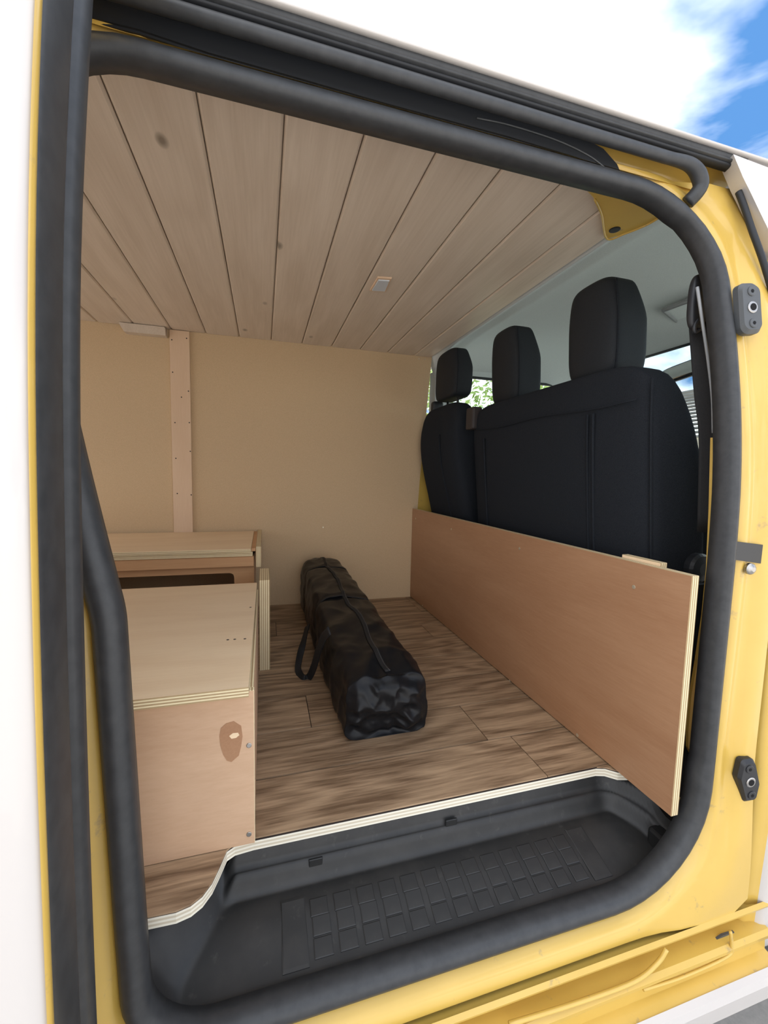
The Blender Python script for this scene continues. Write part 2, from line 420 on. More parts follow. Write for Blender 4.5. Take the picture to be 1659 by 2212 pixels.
tube('sill_ridge', curve([P(px, py, 'Y', yb-.012) for px, py in ((1100, 2212), (1250, 2165), (1370, 2120), (1420, 2080), (1440, 2050))], 6), .004, 'yellow', frame)
tube('sill_ridge', curve([P(px, py, 'Y', yb-.012) for px, py in ((1390, 2138), (1480, 2108), (1572, 2065), (1580, 2040), (1578, 2012))], 6), .003, 'yellow', frame)

# ---- header above the opening, roof edge and rails
along_x('header', [(.672, 1.238), (.690, 1.248), (.714, 1.266), (.708, 1.284), (.680, 1.291), (.655, 1.293)], -.6, .932, 'yellow', frame, 2, smooth=True)
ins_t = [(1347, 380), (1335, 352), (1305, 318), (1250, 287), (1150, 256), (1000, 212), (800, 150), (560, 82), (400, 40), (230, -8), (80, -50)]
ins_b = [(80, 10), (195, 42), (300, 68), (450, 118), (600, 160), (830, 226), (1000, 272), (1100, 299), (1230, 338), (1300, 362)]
prism('header_recess_panel', [tuple(P(x, y, 'Y', .674).xz) for x, y in ins_t+ins_b], 'Y', .674, .70, 'rubber_dark', frame, .003)['label'] = 'dark plastic panel standing in for the shaded recess in the header'  # convex panel whose dark colour imitates the shade inside the concave recess
tube('panel_crease', curve([P(x, y, 'Y', .673) for x, y in ((1030, 255), (1100, 270), (1200, 302), (1270, 335), (1310, 365))], 6), .0012, 'plastic_grey', frame)
def zrail(py): return P(1330, py, 'Y', .645).z
def rail(name, y0, y1, yy, x0, x1, m='rubber', th=.012):
    za_, zb_ = P(1330, y0, 'Y', yy).z, P(1330, y1, 'Y', yy).z; zc, h = (za_+zb_)/2, abs(za_-zb_)/2
    s = [(yy-th*.2, zc+h), (yy-th*.8, zc+h*.7), (yy-th, zc), (yy-th*.8, zc-h*.7), (yy-th*.2, zc-h), (yy+th, zc-h), (yy+th, zc+h)]
    return along_x(name, s, x0, x1, m, frame, 2, True, True)
rail('roof_lip', 241, 249, .640, -.7, 1.8, 'white_paint', .006)['label'] = 'white roof edge'
rail('gutter', 249, 273, .648, -.7, .905, 'rubber', .006)
rail('drip_rail', 273, 281, .645, -.7, .905, 'rubber', .010)
rail('drip_rail', 282, 291, .648, -.7, .905, 'rubber_dark', .008)
tb = P(1330, 306, 'Y', .645)
pts = [Vector((-.7, tb.y, tb.z)), Vector((.3, tb.y, tb.z)), P(1440, 340, 'Y', .645)]
bend = [P(1485, 353, 'Y', .645), P(1506, 372, 'Y', .644), P(1514, 398, 'Y', .645), P(1504, 418, 'Y', .65), P(1485, 438, 'Y', .66)]
tube('track_seal', pts+curve([pts[-1]]+bend, 4)[1:], [.0095]*3+[.0095+.0035*min(1, k/8) for k in range(len(curve([pts[-1]]+bend, 4))-1)], 'rubber', frame, 12)['label'] = 'black track seal that doglegs down at its front end'

# ---- pillar: catches, tape, bolt
def catch(px, py, w, h, tilt, name, label, dark):
    yy = prof(P(px, py, 'Y', .56).z)-.022
    c = P(px, py, 'Y', yy)
    n = Vector((-.12, -1, .06 if py < 900 else -.02)).normalized(); q = n.to_track_quat('Z', 'Y')
    ou = rounded([(-w, -h, w*.75), (w, -h, w*.55), (w, h, w*.75), (-w, h, w*.55)], 6, .05)
    if dark: ou = rounded([(-w*.25, -h, w*.3), (w*.75, -h, w*.35), (w, -h*.2, w*.4), (w*.35, h, w*.35), (-w*.75, h, w*.35), (-w, h*.2, w*.4)], 5, .05)
    r2 = Matrix.Rotation(tilt, 2)
    vs_ = []; fs = []; n_ = len(ou)
    for (s, d) in ((1.0, -.004), (1.0, .006), (.86, .012)):
        for p in ou:
            p2 = r2 @ (p*s); vs_.append(c+q @ Vector((p2.x, p2.y, d)))
    for i in range(2):
        for k in range(n_): fs.append((i*n_+k, i*n_+(k+1) % n_, (i+1)*n_+(k+1) % n_, (i+1)*n_+k))
    fs.append(tuple(2*n_+k for k in range(n_)))
    o = obj(name, vs_, fs, 'plastic' if dark else 'plastic_grey', frame); o['label'] = label
    for s, rr, mm, nm in ((.62, .0085, 'plastic_grey' if not dark else 'plastic', 'bolt_head'), (0, .0105, 'metal', 'socket'), (-.62, .0085, 'plastic_grey' if not dark else 'plastic', 'bolt_head')):
        p2 = r2 @ Vector((.0 if not dark else -.16*w*s*2, s*h))
        b = c+q @ Vector((p2.x, p2.y, .011))
        disc(nm, b, n, rr, .003, mm, o)
        disc('socket_hole' if nm == 'socket' else 'hex_recess', b+n*.003, n, rr*(.62 if nm == 'socket' else .4), .0006, 'dark', o, 12 if nm == 'socket' else 6)
catch(1611, 670, .022, .046, .12, 'door_catch', 'grey door catch with two bolts high on the pillar', False)
catch(1608, 1680, .025, .046, .05, 'door_catch', 'black door catch low on the pillar', True)
yy = prof(.54)-.013
a = [P(x, y, 'Y', yy) for x, y in ((1586, 1169), (1657, 1178), (1655, 1219), (1585, 1209))]
prism('tape_patch', [(p.x, p.z) for p in a], 'Y', yy-.001, yy+.004, 'plastic', frame)['label'] = 'black tape patch on the pillar'
disc('bolt', P(1617, 1228, 'Y', yy), (-.1, -1, 0), .011, .007, 'metal', frame, 20, .003)

# ---- ceiling gusset and far flange of the header
gus = [(1262, 405), (1285, 430), (1300, 465), (1311, 516), (1350, 505), (1395, 487), (1425, 470), (1480, 440), (1440, 415)]
vs_ = [P(x, y, 'Z', 1.288) for x, y in gus]
vs2 = [v+Vector((0, 0, .012)) for v in vs_]; n_ = len(vs_)
gs = obj('header_gusset', vs_+vs2, [tuple(range(n_)), tuple(range(n_, 2*n_))[::-1]]+[(k, (k+1) % n_, n_+(k+1) % n_, n_+k) for k in range(n_)], 'yellow', frame)
disc('gusset_hole_disc', P(1328, 496, 'Z', 1.288), (0, 0, -1), .013, .002, 'plastic', gs, 20)  # black disc stands in for the shade inside an open hole
tube('gusset_edge', curve([P(x, y, 'Z', 1.287) for x, y in gus[1:7]], 5), .0025, 'yellow', gs, 6)

# ---- sliding door, slid back along the side
DB = [(-.6, .375), (.0, .362), (.22, .363), (.53, .372), (.795, .389), (1.015, .421), (1.2, .458), (1.4, .51)]
def db(z): return smooth_tab(DB, z)
dsec = [(-1.6, .0), (-.30, .0), (-.200, .0), (-.182, .0015), (-.172, .005), (-.167, .010)]
def zrow(i, n): return -.5+1.85*i/(n-1)
door = grid('door_1', lambda i, k: Vector((dsec[k][0], db(zrow(i, 40))-.012+dsec[k][1], zrow(i, 40))), 40, len(dsec), 'white_paint')
struct(door, 'white sliding door standing open beside the opening', 'van door')
esec = [(-.168, -.003), (-.166, .000), (-.167, .006), (-.172, .014), (-.19, .115), (-.3, .115)]
grid('door_edge', lambda i, k: Vector((esec[k][0], db(zrow(i, 40))+esec[k][1]-.004, zrow(i, 40))), 40, len(esec), 'yellow', door)
ssec = [(-.180, -.003), (-.169, -.002), (-.1655, .007), (-.166, .026), (-.166, .044), (-.170, .056), (-.177, .062), (-.177, .066), (-.171, .070), (-.168, .080), (-.169, .090), (-.175, .097), (-.185, .099), (-.187, .006)]
grid('door_edge_seal', lambda i, k: Vector((ssec[k][0], db(zrow(i, 40))+ssec[k][1]*(1+.12*sstep(.8, 1.2, zrow(i, 40)))-.001, zrow(i, 40))), 40, len(ssec), 'rubber', door, cv=True)['label'] = 'double black rubber seal on the front edge of the door'

# ---- body behind the opening, front door, roof, far side
wr = grid('wall_quarter', lambda i, k: Vector((-2.1+1.7*k, prof(zrow(i, 30))+.0, min(1.30, max(-.3, zrow(i, 30))))), 30, 2, 'white_paint')
struct(wr, 'white rear side panel of the van', 'van body')
fd = grid('door_2', lambda i, k: Vector(([.952, .954, .962, .975, .985, 1.0, 1.9][k], prof(-.3+1.53*i/29)+[.06, -.020, -.030, -.032, -.036, -.042, -.048][k], -.3+1.53*i/29)), 30, 5, 'yellow')
struct(fd, 'rear edge of the closed front door', 'van door')
grid('door_skin', lambda i, k: Vector(([.983, .99, 1.0, 1.9][k], prof(-.3+1.6*i/29)+[-.034, -.042, -.046, -.05][k], -.3+1.53*i/29 if i < 22 or k < 2 else -.3+1.53*21/29+(i-21)*.001)), 30, 4, 'white_paint', fd)
zb2, zt2 = -.3+1.53*21/29+.006, 1.225
grid('window_pane', lambda i, k: Vector((1.0+.85*k-(.0 if i < 6 else 0), prof(zb2+(zt2-zb2)*i/7)-.03, zb2+(zt2-zb2)*i/7)), 8, 2, 'glass', fd, thick=.004)
tube('window_frame', [(.998, prof(zb2+(zt2-zb2)*i/7)-.03, zb2+(zt2-zb2)*i/7) for i in range(8)]+[(1.2, prof(zt2)-.03, zt2+.006), (1.85, prof(zt2)-.03, zt2)], .012, 'rubber_dark', fd, 8)
RS = [(.646, 1.293), (.66, 1.308), (.72, 1.352), (.85, 1.41), (1.1, 1.452), (1.5, 1.462), (1.9, 1.452), (2.12, 1.42), (2.25, 1.36), (2.30, 1.28)]
roof = along_x('roof', RS, -2.1, 1.80, 'white_paint', None, 2, smooth=True); struct(roof, 'white roof of the van', 'roof')
rc = [P(x, y, 'Y', q) for x, y, q in ((1584, 333, .632), (1720, 385, .632), (1720, 640, .595), (1690, 560, .598), (1659, 494, .603), (1640, 455, .610), (1623, 419, .617), (1605, 383, .624))]
n_ = len(rc); rc2 = [p+Vector((.012, .03, -.004)) for p in rc]
obj('roof_corner', rc+rc2, [tuple(range(n_)), tuple(range(n_, 2*n_))[::-1]]+[(k, (k+1) % n_, n_+(k+1) % n_, n_+k) for k in range(n_)], 'white_paint', roof)
tube('door_gap_strip', curve([P(x, y, 'Y', q) for x, y, q in ((1595, 414, .635), (1607, 445, .628), (1624, 496, .616), (1644, 551, .606), (1660, 602, .600), (1685, 690, .594))], 6), .0055, 'rubber_dark', frame, 8)['label'] = 'dark strip standing in for the shaded gap to the front door'  # dark tube laid over the surface, painting in the shade of the door gap
fs_ = grid('wall_outer', lambda i, k: Vector((-2.1+2.98*k, 2.30-.0*i, -.3+1.6*i/3)), 4, 2, 'white_paint'); struct(fs_, 'outer skin of the far side of the van', 'van body')
und = box('van_floor_pan', -2.1, 2.6, .60, 2.30, -.34, -.28, 'dark'); struct(und, 'steel floor pan under the van', 'van body')

# ---- far wall: MDF lining
wf = prism('wall_back', [(-2.1, -.02), (.80, -.02), (.806, .4), (.818, .65), (.868, 1.32), (-2.1, 1.32)], 'Y', 2.14, 2.152, 'mdf'); struct(wf, 'tan MDF lining of the far side wall', 'wall')
for px, py in ((698, 1139), (905, 775), (918, 776)): disc('screw', P(px, py, 'Y', 2.139), (0, -1, 0), .004, .001, 'screw', wf, 8)
bx0, bx1 = P(366, 720, 'Y', 2.13).x, P(409, 720, 'Y', 2.13).x
tr1 = box('trim_1', bx0, bx1, 2.128, 2.14, .36, 1.298, 'batten', None, .001); struct(tr1, 'pale upright wooden batten on the MDF wall', 'batten')
for px, py in ((371, 734), (403, 731), (373, 804), (407, 845), (392, 858), (378, 913), (409, 913), (380, 990), (411, 975), (383, 1066), (413, 1069)):
    disc('nail', P(px, py, 'Y', 2.1275), (0, -1, 0), .003, .0006, 'brown', tr1, 8)
yb2 = box('wall_cab', .80, 1.10, 2.155, 2.17, -.1, 1.0, 'yellow'); struct(yb2, 'yellow bodywork behind the end of the MDF', 'van body')

# ---- ceiling: pine boards running across the van
ceil_ = box('ceiling', -1.6, .866, .715, 2.139, 1.312, 1.318, 'pine'); struct(ceil_, 'pine tongue and groove ceiling', 'ceiling')
edges = [-1.557+.145*k for k in range(17)]+[.866]
for a, b in zip(edges, edges[1:]):
    bm = box_bm(a+.0012, b-.0012, .715, 2.138, 1.300, 1.3115)
    lowe = [e for e in bm.edges if all(v.co.z < 1.301 for v in e.verts) and abs(e.verts[0].co.x-e.verts[1].co.x) < 1e-5]
    bmesh.ops.bevel(bm, geom=lowe, offset=.0045, segments=1, affect='EDGES')
    from_bm('ceiling_plank', bm, 'pine', ceil_)
# ---- floor: plywood base with oak look planks
lip = [P(x, y, 'Z', 0) for x, y in ((490, 1836), (474, 1872), (458, 1905), (437, 1933), (412, 1953), (380, 1967), (318, 1980))]
lipx = [(p.x, p.y) for p in lip]
base_pts = [(-1.6, .644), (-.30, .644)]+lipx[::-1]+[(-.052, .741), (-.02, .744), (.745, .744), (.765, .738), (.785, .72), (.86, .70), (.86, 2.139), (-1.6, 2.139)]
flo = prism('floor', base_pts, 'Z', -.022, -.004, 'edge_floor'); struct(flo, 'plywood floor laid with brown oak look planks', 'floor')
G = .0011
prism('underlay', base_pts, 'Z', -.0039, -.0030, 'brown', flo)
def plank(x0, x1, y0, y1, pts=None):
    if pts: return prism('floor_plank', pts, 'Z', -.0029, 0, 'oak', flo)
    return box('floor_plank', x0+G, x1-G, y0+G*2, y1-G*2, -.0029, 0, 'oak', flo)
rowsY = [.745, .897]+[.897+.165*k for k in range(1, 8)]; rowsY[-1] = 2.139
rowsY = [y for y in rowsY if y < 2.139]+[2.139]
joints = [[-.9, .615], [-.55, .55], [-1.0, .12], [-.3, .80], [-.75, .40], [-.45, .68], [-1.1, .05], [-.2, .75]]
for r, (y0, y1) in enumerate(zip(rowsY, rowsY[1:])):
    xs = [-1.6]+[j for j in joints[r % 8]]+[.855]
    for a, b in zip(xs, xs[1:]):
        plank(a, b, y0, y1)
plank(0, 0, 0, 0, [(-.9, .645), (-.30, .645)]+lipx[::-1]+[(-.052, .7435), (-.9, .7435)])
plank(0, 0, 0, 0, [(.748, .7445), (.766, .7385), (.785, .722), (.85, .705), (.85, .7445)])

# ---- cab: headliner, windscreen, far door
HL = [(.866, 1.318), (.875, 1.300), (.90, 1.312), (.925, 1.335), (.955, 1.345), (.985, 1.340), (1.02, 1.352), (1.1, 1.370), (1.3, 1.375), (1.5, 1.362), (1.65, 1.335), (1.76, 1.295), (1.80, 1.265)]
hl = grid('headliner', lambda i, k: Vector((HL[k][0], [.70, .72, .77, .9, 1.2, 1.6, 1.9, 2.05, 2.12, 2.18][i], HL[k][1]-[.14, .05, .01, 0, 0, 0, .0, .012, .04, .11][i]*(1 if k > 1 else .2))), 10, len(HL), 'headliner')
struct(hl, 'grey fabric headliner over the cab', 'ceiling')
obj('headliner_ridge', [], [], 'headliner') if False else None
ws = grid('window_1', lambda i, k: Vector((1.79+.85*k, .64+1.56*i/7, 1.27-.62*k)), 8, 2, 'glass', thick=.005); struct(ws, 'windscreen of the cab', 'window')
tube('windscreen_rubber', [(1.79, .64, 1.268), (1.79, 2.2, 1.268)], .006, 'rubber_dark', ws)
YD = 2.21
wt = P(1035, 822, 'Y', YD).z
d3 = box('door_3', .95, 2.4, YD-.02, YD+.03, -.2, .93, 'grey_trim'); struct(d3, 'far front door of the cab', 'van door')
box('door_frame', .93, 1.9, YD-.03, YD+.03, wt+.012, 1.35, 'headliner', d3)
box('door_frame', .90, 1.00, YD-.05, YD+.03, .5, wt+.02, 'headliner', d3)
box('window_rubber', .98, 1.9, YD-.032, YD-.02, wt, wt+.013, 'rubber_dark', d3)
box('window_pane', 1.0, 1.9, YD, YD+.005, .93, wt, 'glass', d3)
dash = prism('dashboard', [(1.95, -.2), (1.93, .55), (2.0, .70), (2.2, .74), (2.6, .66), (2.6, -.2)], 'Y', .66, 2.18, 'plastic'); struct(dash, 'black dashboard of the cab', 'dashboard')

# ================================================================== things
# ---- recessed ceiling lamp
c = P(821, 612, 'Z', 1.3)
lamp = empty('ceiling_lamp', c, 'small square recessed lamp in the pine ceiling', 'lamp')
rot = math.radians(0)
lp = [P(x, y, 'Z', 1.299) for x, y in ((798, 627), (816, 597), (847, 599), (834, 629))]
lc = sum(lp, Vector())/4
def quad_block(name, pts, z0, z1, s, m, parent):
    cc_ = sum(pts, Vector())/4; vs_ = []
    for z, k in ((z0, s), (z1, s*.96)):
        for p in pts: q = cc_+(p-cc_)*k; vs_.append(Vector((q.x, q.y, z)))
    return obj(name, vs_, [(0, 1, 2, 3), (7, 6, 5, 4)]+[(k, (k+1) % 4, 4+(k+1) % 4, 4+k) for k in range(4)], m, parent)
quad_block('bezel', lp, 1.2995, 1.295, 1, 'batten', lamp)
quad_block('lens', lp, 1.2952, 1.292, .78, 'lens', lamp)

# ---- small wooden block at the top of the wall
a, b = P(257, 700, 'Y', 2.10), P(357, 712, 'Y', 2.10)
z0 = P(300, 719, 'Y', 2.10).z
blk = prism('wooden_block', [(a.x, 1.298), (a.x+.002, 1.288), (a.x+.018, z0), (b.x, z0), (b.x, 1.292), (b.x-.004, 1.298)], 'Y', 2.10, 2.139, 'pine', None, .001)
tag(blk, 'thin pale wooden offcut fixed under the ceiling against the MDF wall', 'block')

# ---- step tray in the sill
ZT = lambda y: -.092-.035*sstep(.72, .58, y)
back_l, back_r, front_l, front_r = (-.072, .722), (.775, .722), (-.150, .605), (.80, .605)
TR = rounded([(-.150, .590, .03), (.812, .590, .05), (.812, .66, .04), (.765, .726, .035), (-.060, .726, .03), (-.075, .705, .05)][::1], 6, .02)
def sdist(x, y):
    p = Vector((x, y)); inside = False; d = 9
    n = len(TR)
    for i in range(n):
        a, b = TR[i], TR[(i+1) % n]; ab = b-a; L2 = ab.length_squared
        if L2 < 1e-12: continue
        t_ = max(0, min(1, (p-a).dot(ab)/L2)); d = min(d, (a+ab*t_-p).length)
        if (a.y > y) != (b.y > y) and x < (b.x-a.x)*(y-a.y)/(b.y-a.y)+a.x: inside = not inside
    return -d if inside else d
def tray_z(x, y):
    d = sdist(x, y)
    z = ZT(y)
    h = sstep(-.006, .014, d)*.032+sstep(.016, .030, d)*.034
    lw = sstep(-.05, -.075, x); h = h*(1-lw)+lw*.072*sstep(-.004, .075, d)
    if y < .60: h *= sstep(.565, .60, y)*.0+0
    z = z+h*sstep(.585, .615, y)
    z += .004*math.exp(-((d-.012)/.004)**2)*sstep(.6, .66, y)*(1-lw)
    z += .006*sstep(.604, .586, y)
    return min(z, -.024)
XS = [-.185+.0048*i for i in range(int(1.03/.0048))]; YS = [.584+.004*j for j in range(int(.175/.004)+1)]
st = empty('step_tray', (.32, .65, -.13), 'black moulded plastic step tray behind the door sill', 'step tray')
grid('tray', lambda i, j: Vector((XS[i], YS[j], tray_z(XS[i], YS[j]))), len(XS), len(YS), 'tray', st)
def tz(px, py):
    p = P(px, py, 'Z', -.11)
    for _ in range(12): p = P(px, py, 'Z', ZT(p.y))
    return p
# raised squares in three rows
sq_mesh = None
r0 = [tz(689, 1958), tz(695, 1998), tz(699, 2046)]
pitch = (tz(753, 2028).x-tz(699, 2046).x)
def pad(x, y, w, h, name='tread_square'):
    s = (ZT(y+.01)-ZT(y-.01))/.02
    vs_ = []
    for k, zz_ in ((1, .0), (1, .0013), (.9, .0018)):
        for sx, sy in ((-1, -1), (1, -1), (1, 1), (-1, 1)):
            X_, Y_ = x+sx*w*k, y+sy*h*k; vs_.append(Vector((X_, Y_, ZT(Y_)+zz_)))
    fs = [(8, 9, 10, 11)]
    for r in (0, 4):
        for k in range(4): fs.append((r+k, r+(k+1) % 4, r+4+(k+1) % 4, r+4+k))
    return obj(name, vs_, fs, 'tray', st)
for r in range(3):
    for k in range(13):
        pad(r0[r].x+pitch*k+(.0), r0[r].y, pitch*.37, .0125)
pad(r0[0].x-pitch*1.05, r0[1].y, pitch*.5, .046, 'tread_plate'); pad(r0[0].x+pitch*13.1, r0[1].y, pitch*.5, .046, 'tread_plate')
for px, py in ((682, 1868), (975, 1782)):
    p = next(q for q in (P(px, py, 'Y', .70+.001*k) for k in range(70)) if q.z < tray_z(q.x, q.y) or q.y > .768); box('clip_tab', p.x-.013, p.x+.013, p.y-.001, p.y+.004, p.z-.012, p.z+.012, 'tray', st, .001)
box('tray_end_block', .800, .838, .605, .65, -.12, -.078, 'tray', st, .006, 2)
yt = [P(x, y, 'Y', .645) for x, y in ((1455, 1726), (1466, 1719), (1491, 1745), (1487, 1783), (1452, 1748))]
prism('body_bracket', [(p.x, p.z) for p in yt], 'Y', .645, .66, 'yellow', frame)['label'] = 'yellow bracket beside the end of the step'
pil = [P(x, y, 'X', .853) for x, y in ((1527, 1290), (1532, 1345), (1522, 1430), (1508, 1500), (1500, 1560), (1487, 1600), (1487, 1620), (1500, 1640), (1530, 1660))]

# ---- plywood bulkhead board
bd = empty('plywood_board', (.788, 1.36, 0), 'long reddish plywood board standing on edge behind the seats', 'board')
ply('panel', .779, .797, .584, 2.136, .003, .492, 'X', 'ply_red', 'edge_x', bd)
for px, py in ((975, 1143), (1122, 1185), (1369, 1268), (1247, 1588), (913, 1308), (1101, 1471), (898, 1120)):
    disc('screw', P(px, py, 'X', .7788), (-1, 0, 0), .0045, .0008, 'screw', bd, 10)
ply('backing_batten', .7975, .815, P(1429, 1228, 'X', .8).y, P(1345, 1206, 'X', .8).y, .35, .499, 'X', 'ply_pale', 'edge_x', bd)

# ---- near storage box
X1 = -.017
nb = empty('storage_box', (-.35, 1.06, 0), 'near plywood storage box with a loose lid, beside the door', 'storage box')
ply('front_panel', -.75, X1, .734, .746, .001, .29, 'Y', 'ply_pink', 'edge_x', nb)
ply('side_panel', X1-.015, X1-.001, .7465, 1.39, .001, .29, 'X', 'ply_pink', 'edge_x', nb)
ply('back_panel', -.75, X1-.016, 1.376, 1.39, .001, .29, 'Y', 'ply_pink', 'edge_x', nb)
ply('end_panel', -.75, -.738, .7465, 1.375, .001, .29, 'X', 'ply_pink', 'edge_x', nb)
zl = .309
la, lb, lc_, ld = [P(x, y, 'Z', zl) for x, y in ((555, 1260), (537, 1484), (287, 1512), (270, 1271))]
bm = bmesh.new()
ya, yb_ = (la.y+ld.y)/2, (lb.y+lc_.y)/2
lid = [(-.75, yb_), (lb.x, yb_), (la.x, ya), (-.75, ya)]
bot = [bm.verts.new((x, y, .291)) for x, y in lid]; top = [bm.verts.new((x, y, zl)) for x, y in lid]
bm.faces.new(bot); bm.faces.new(top[::-1])
for k in range(4): bm.faces.new((bot[k], bot[(k+1) % 4], top[(k+1) % 4], top[k]))
bm.normal_update(); bmesh.ops.recalc_face_normals(bm, faces=bm.faces)
for f in bm.faces: f.material_index = 0 if abs(f.normal.z) > .9 else 1
lidn = from_bm('lid', bm, ['ply_pale', 'edge_z'], nb); lidn['label'] = 'pale plywood lid with laminated edge'
for px, py in ((492, 1382), (507, 1381), (529, 1380), (541, 1312)):
    disc('pilot_hole', P(px, py, 'Z', zl), (0, 0, 1), .003, .0004, 'brown', lidn, 8)
for px, py in ((538, 1610), (538, 1802)): disc('screw', P(px, py, 'Y', .7335), (0, -1, 0), .0045, .001, 'metal', nb, 10)
# veneer patch on the front panel
pt = [P(x, y, 'Y', .7336) for x, y in ((488, 1563), (505, 1558), (521, 1568), (524, 1590), (521, 1612), (516, 1632), (500, 1646), (490, 1643), (482, 1630), (476, 1610), (474, 1590), (477, 1573))]
prism('veneer_patch', [(p.x, p.z) for p in pt], 'Y', .7334, .7342, 'ply_red', nb)['label'] = 'dark oval veneer patch'
pt = [P(x, y, 'Y', .733) for x, y in ((495, 1590), (503, 1584), (514, 1583), (517, 1588), (510, 1594), (500, 1596))]
prism('veneer_chip', [(p.x, p.z) for p in pt], 'Y', .733, .7335, 'ply_pale', nb)
# upright support at the back of the box
ply('upright', -.0155, .0195, 1.42, 1.60, .001, .312, 'Y', 'ply_pale', 'edge_x', nb) if False else None
bm = box_bm(-.0155, .0190, 1.42, 1.60, .001, .312)
for f in bm.faces: f.material_index = 1
from_bm('upright', bm, ['ply_pale', 'edge_up'], nb)['label'] = 'laminated plywood upright at the end of the box'

# ---- far storage box
fb = empty('storage_box', (-.4, 1.86, 0), 'far plywood storage box with a long slot, against the MDF wall', 'storage box')
YF = 1.62
zf = P(543, 1187, 'Y', 1.60).z
zt_ = .382
xr = P(548, 1225, 'Y', YF).x
ft = P(543, 1186, 'Z', zt_).y
lidf = ply('lid', -1.0, P(545, 1170, 'Z', zt_).x, ft, 2.126, zt_-.012, zt_, 'Z', 'ply_pale', 'edge_z', fb)
ply('sub_lid', -1.0, xr-.004, ft+.012, 2.126, zt_-.0305, zt_-.0125, 'Z', 'ply_pale', 'edge_z', fb)
zr0 = P(500, 1225, 'Y', ft+.02).z
box('front_rail', -1.0, xr, ft+.02, ft+.045, zr0, zt_-.031, 'rail_wood', fb, .001)
# front panel with rounded slot
y0 = ft+.046
zs1, zs0 = P(420, 1241, 'Y', y0).z, P(420, 1241, 'Y', y0).z-.10
xs1 = P(506, 1250, 'Y', y0).x
hole = rounded([(-.85, zs0, .015), (xs1, zs0, .015), (xs1, zs1, .018), (-.85, zs1, .015)], 6, .1)
outer = rounded([(-1.0, .002, .0005), (xr, .002, .0005), (xr, zr0+.02, .0005), (-1.0, zr0+.02, .0005)], 6, .1)
bm = bmesh.new()
def ring_verts(pts, y): return [bm.verts.new((p.x, y, p.y)) for p in pts]
def fill(ps):
    n = len(ps)
for yy_ in (y0, y0+.014):
    e = []
    for pl in (outer, hole):
        v = ring_verts(pl, yy_); e += [bm.edges.new((v[k], v[(k+1) % len(v)])) for k in range(len(v))]
    bmesh.ops.triangle_fill(bm, edges=e, use_beauty=True)
from_bm('slotted_front', bm, 'rail_wood', fb)
hv = [Vector((p.x, y0, p.y)) for p in hole]+[Vector((p.x, y0+.014, p.y)) for p in hole]; n_ = len(hole)
obj('slot_rim', hv, [(k, (k+1) % n_, n_+(k+1) % n_, n_+k) for k in range(n_)], 'rail_wood', fb)
ply('side_panel', xr-.016, xr-.001, y0+.0145, 2.126, .002, zt_-.032, 'X', 'ply_pink', 'edge_x', fb)
ply('end_panel', -1.0, -.988, y0+.0145, 2.126, .013, zt_-.032, 'X', 'ply_pink', 'edge_x', fb)
ply('inner_floor', -1.0, xr-.017, y0+.0145, 2.126, .002, .012, 'Z', 'ply_red', 'edge_z', fb)
pa, pb_ = P(555, 1160, 'Y', ft+.015), P(563, 1225, 'Y', ft+.015)
ply('side_cleat', pa.x-.004, pb_.x+.002, ft+.015, 2.126, pb_.z, zt_+.006, 'X', 'ply_pale', 'edge_x', fb)
box('lid_hinge_strip', P(545, 1170, 'Z', zt_).x+.001, pa.x-.005, ft+.02, 2.12, zt_-.012, zt_-.001, 'rail_wood', fb)

# ---- carry bag
bag = empty('carry_bag', (.29, 1.5, 0), 'long black nylon carry bag lying on the floor', 'bag')
NB0, NB1 = Vector((.300, .975)), Vector((.268, 2.085))
def bag_sec(s):
    c = NB0.lerp(NB1, s); hw = lerp_tab([(0, .108), (.1, .112), (.35, .110), (.6, .106), (.85, .102), (.95, .098), (1, .085)], s)
    ht = lerp_tab([(0, .158), (.06, .17), (.2, .185), (.5, .215), (.8, .245), (.93, .25), (1, .235)], s)
    return c, hw, ht
NS, NC = 150, 120
def crease(p, sc):
    q = p*sc
    return 1-abs(noise.noise(q))*2
def bag_pt(s, a, inset=1.0):
    c, hw, ht = bag_sec(s); e = 7
    ca, sa = math.cos(a), math.sin(a); l = (abs(ca)**e+abs(sa)**e)**(-1/e)
    u, v = ca*l*inset, sa*l*inset
    x = c.x+u*hw*(1-.06*max(0, v)); z = ht*(.5+.5*v)
    if v > 0: z += .010*(1-abs(u))*v
    p = Vector((x, c.y, max(0, z)))
    return p, u, v
def wrinkle(p, s, amp):
    q = Vector((p.x*1.3, p.y*.9, p.z*1.5))
    w_ = .60*crease(q+Vector((3, 1, 7)), 7)+.28*crease(q*1.0+Vector((9, 4, 2)), 14)+.06*crease(q, 34)
    # diagonal long folds
    w_ += .5*crease(Vector(((p.x+p.z*.8)*5, (p.y-p.x*.9)*7, 3.3)), 1.2)
    return w_*amp
verts, faces = [], []
for i in range(NS+1):
    s = i/NS
    for k in range(NC):
        a = 2*PI*k/NC; p, u, v = bag_pt(s, a)
        n_ = Vector((u, 0, v)).normalized()
        amp = .010+.008*sstep(.28, .0, s)+.004*sstep(.85, 1, s)
        d = wrinkle(p, s, amp)-amp*.9
        for s0 in (.47, .80): d -= .006*math.exp(-((s-s0)/.018)**2)
        if v < -.9: d = min(d, 0)*.2
        p = p+n_*d; p.z = max(.0015, p.z)
        verts.append(p)
for i in range(NS):
    for k in range(NC): faces.append((i*NC+k, i*NC+(k+1) % NC, (i+1)*NC+(k+1) % NC, (i+1)*NC+k))
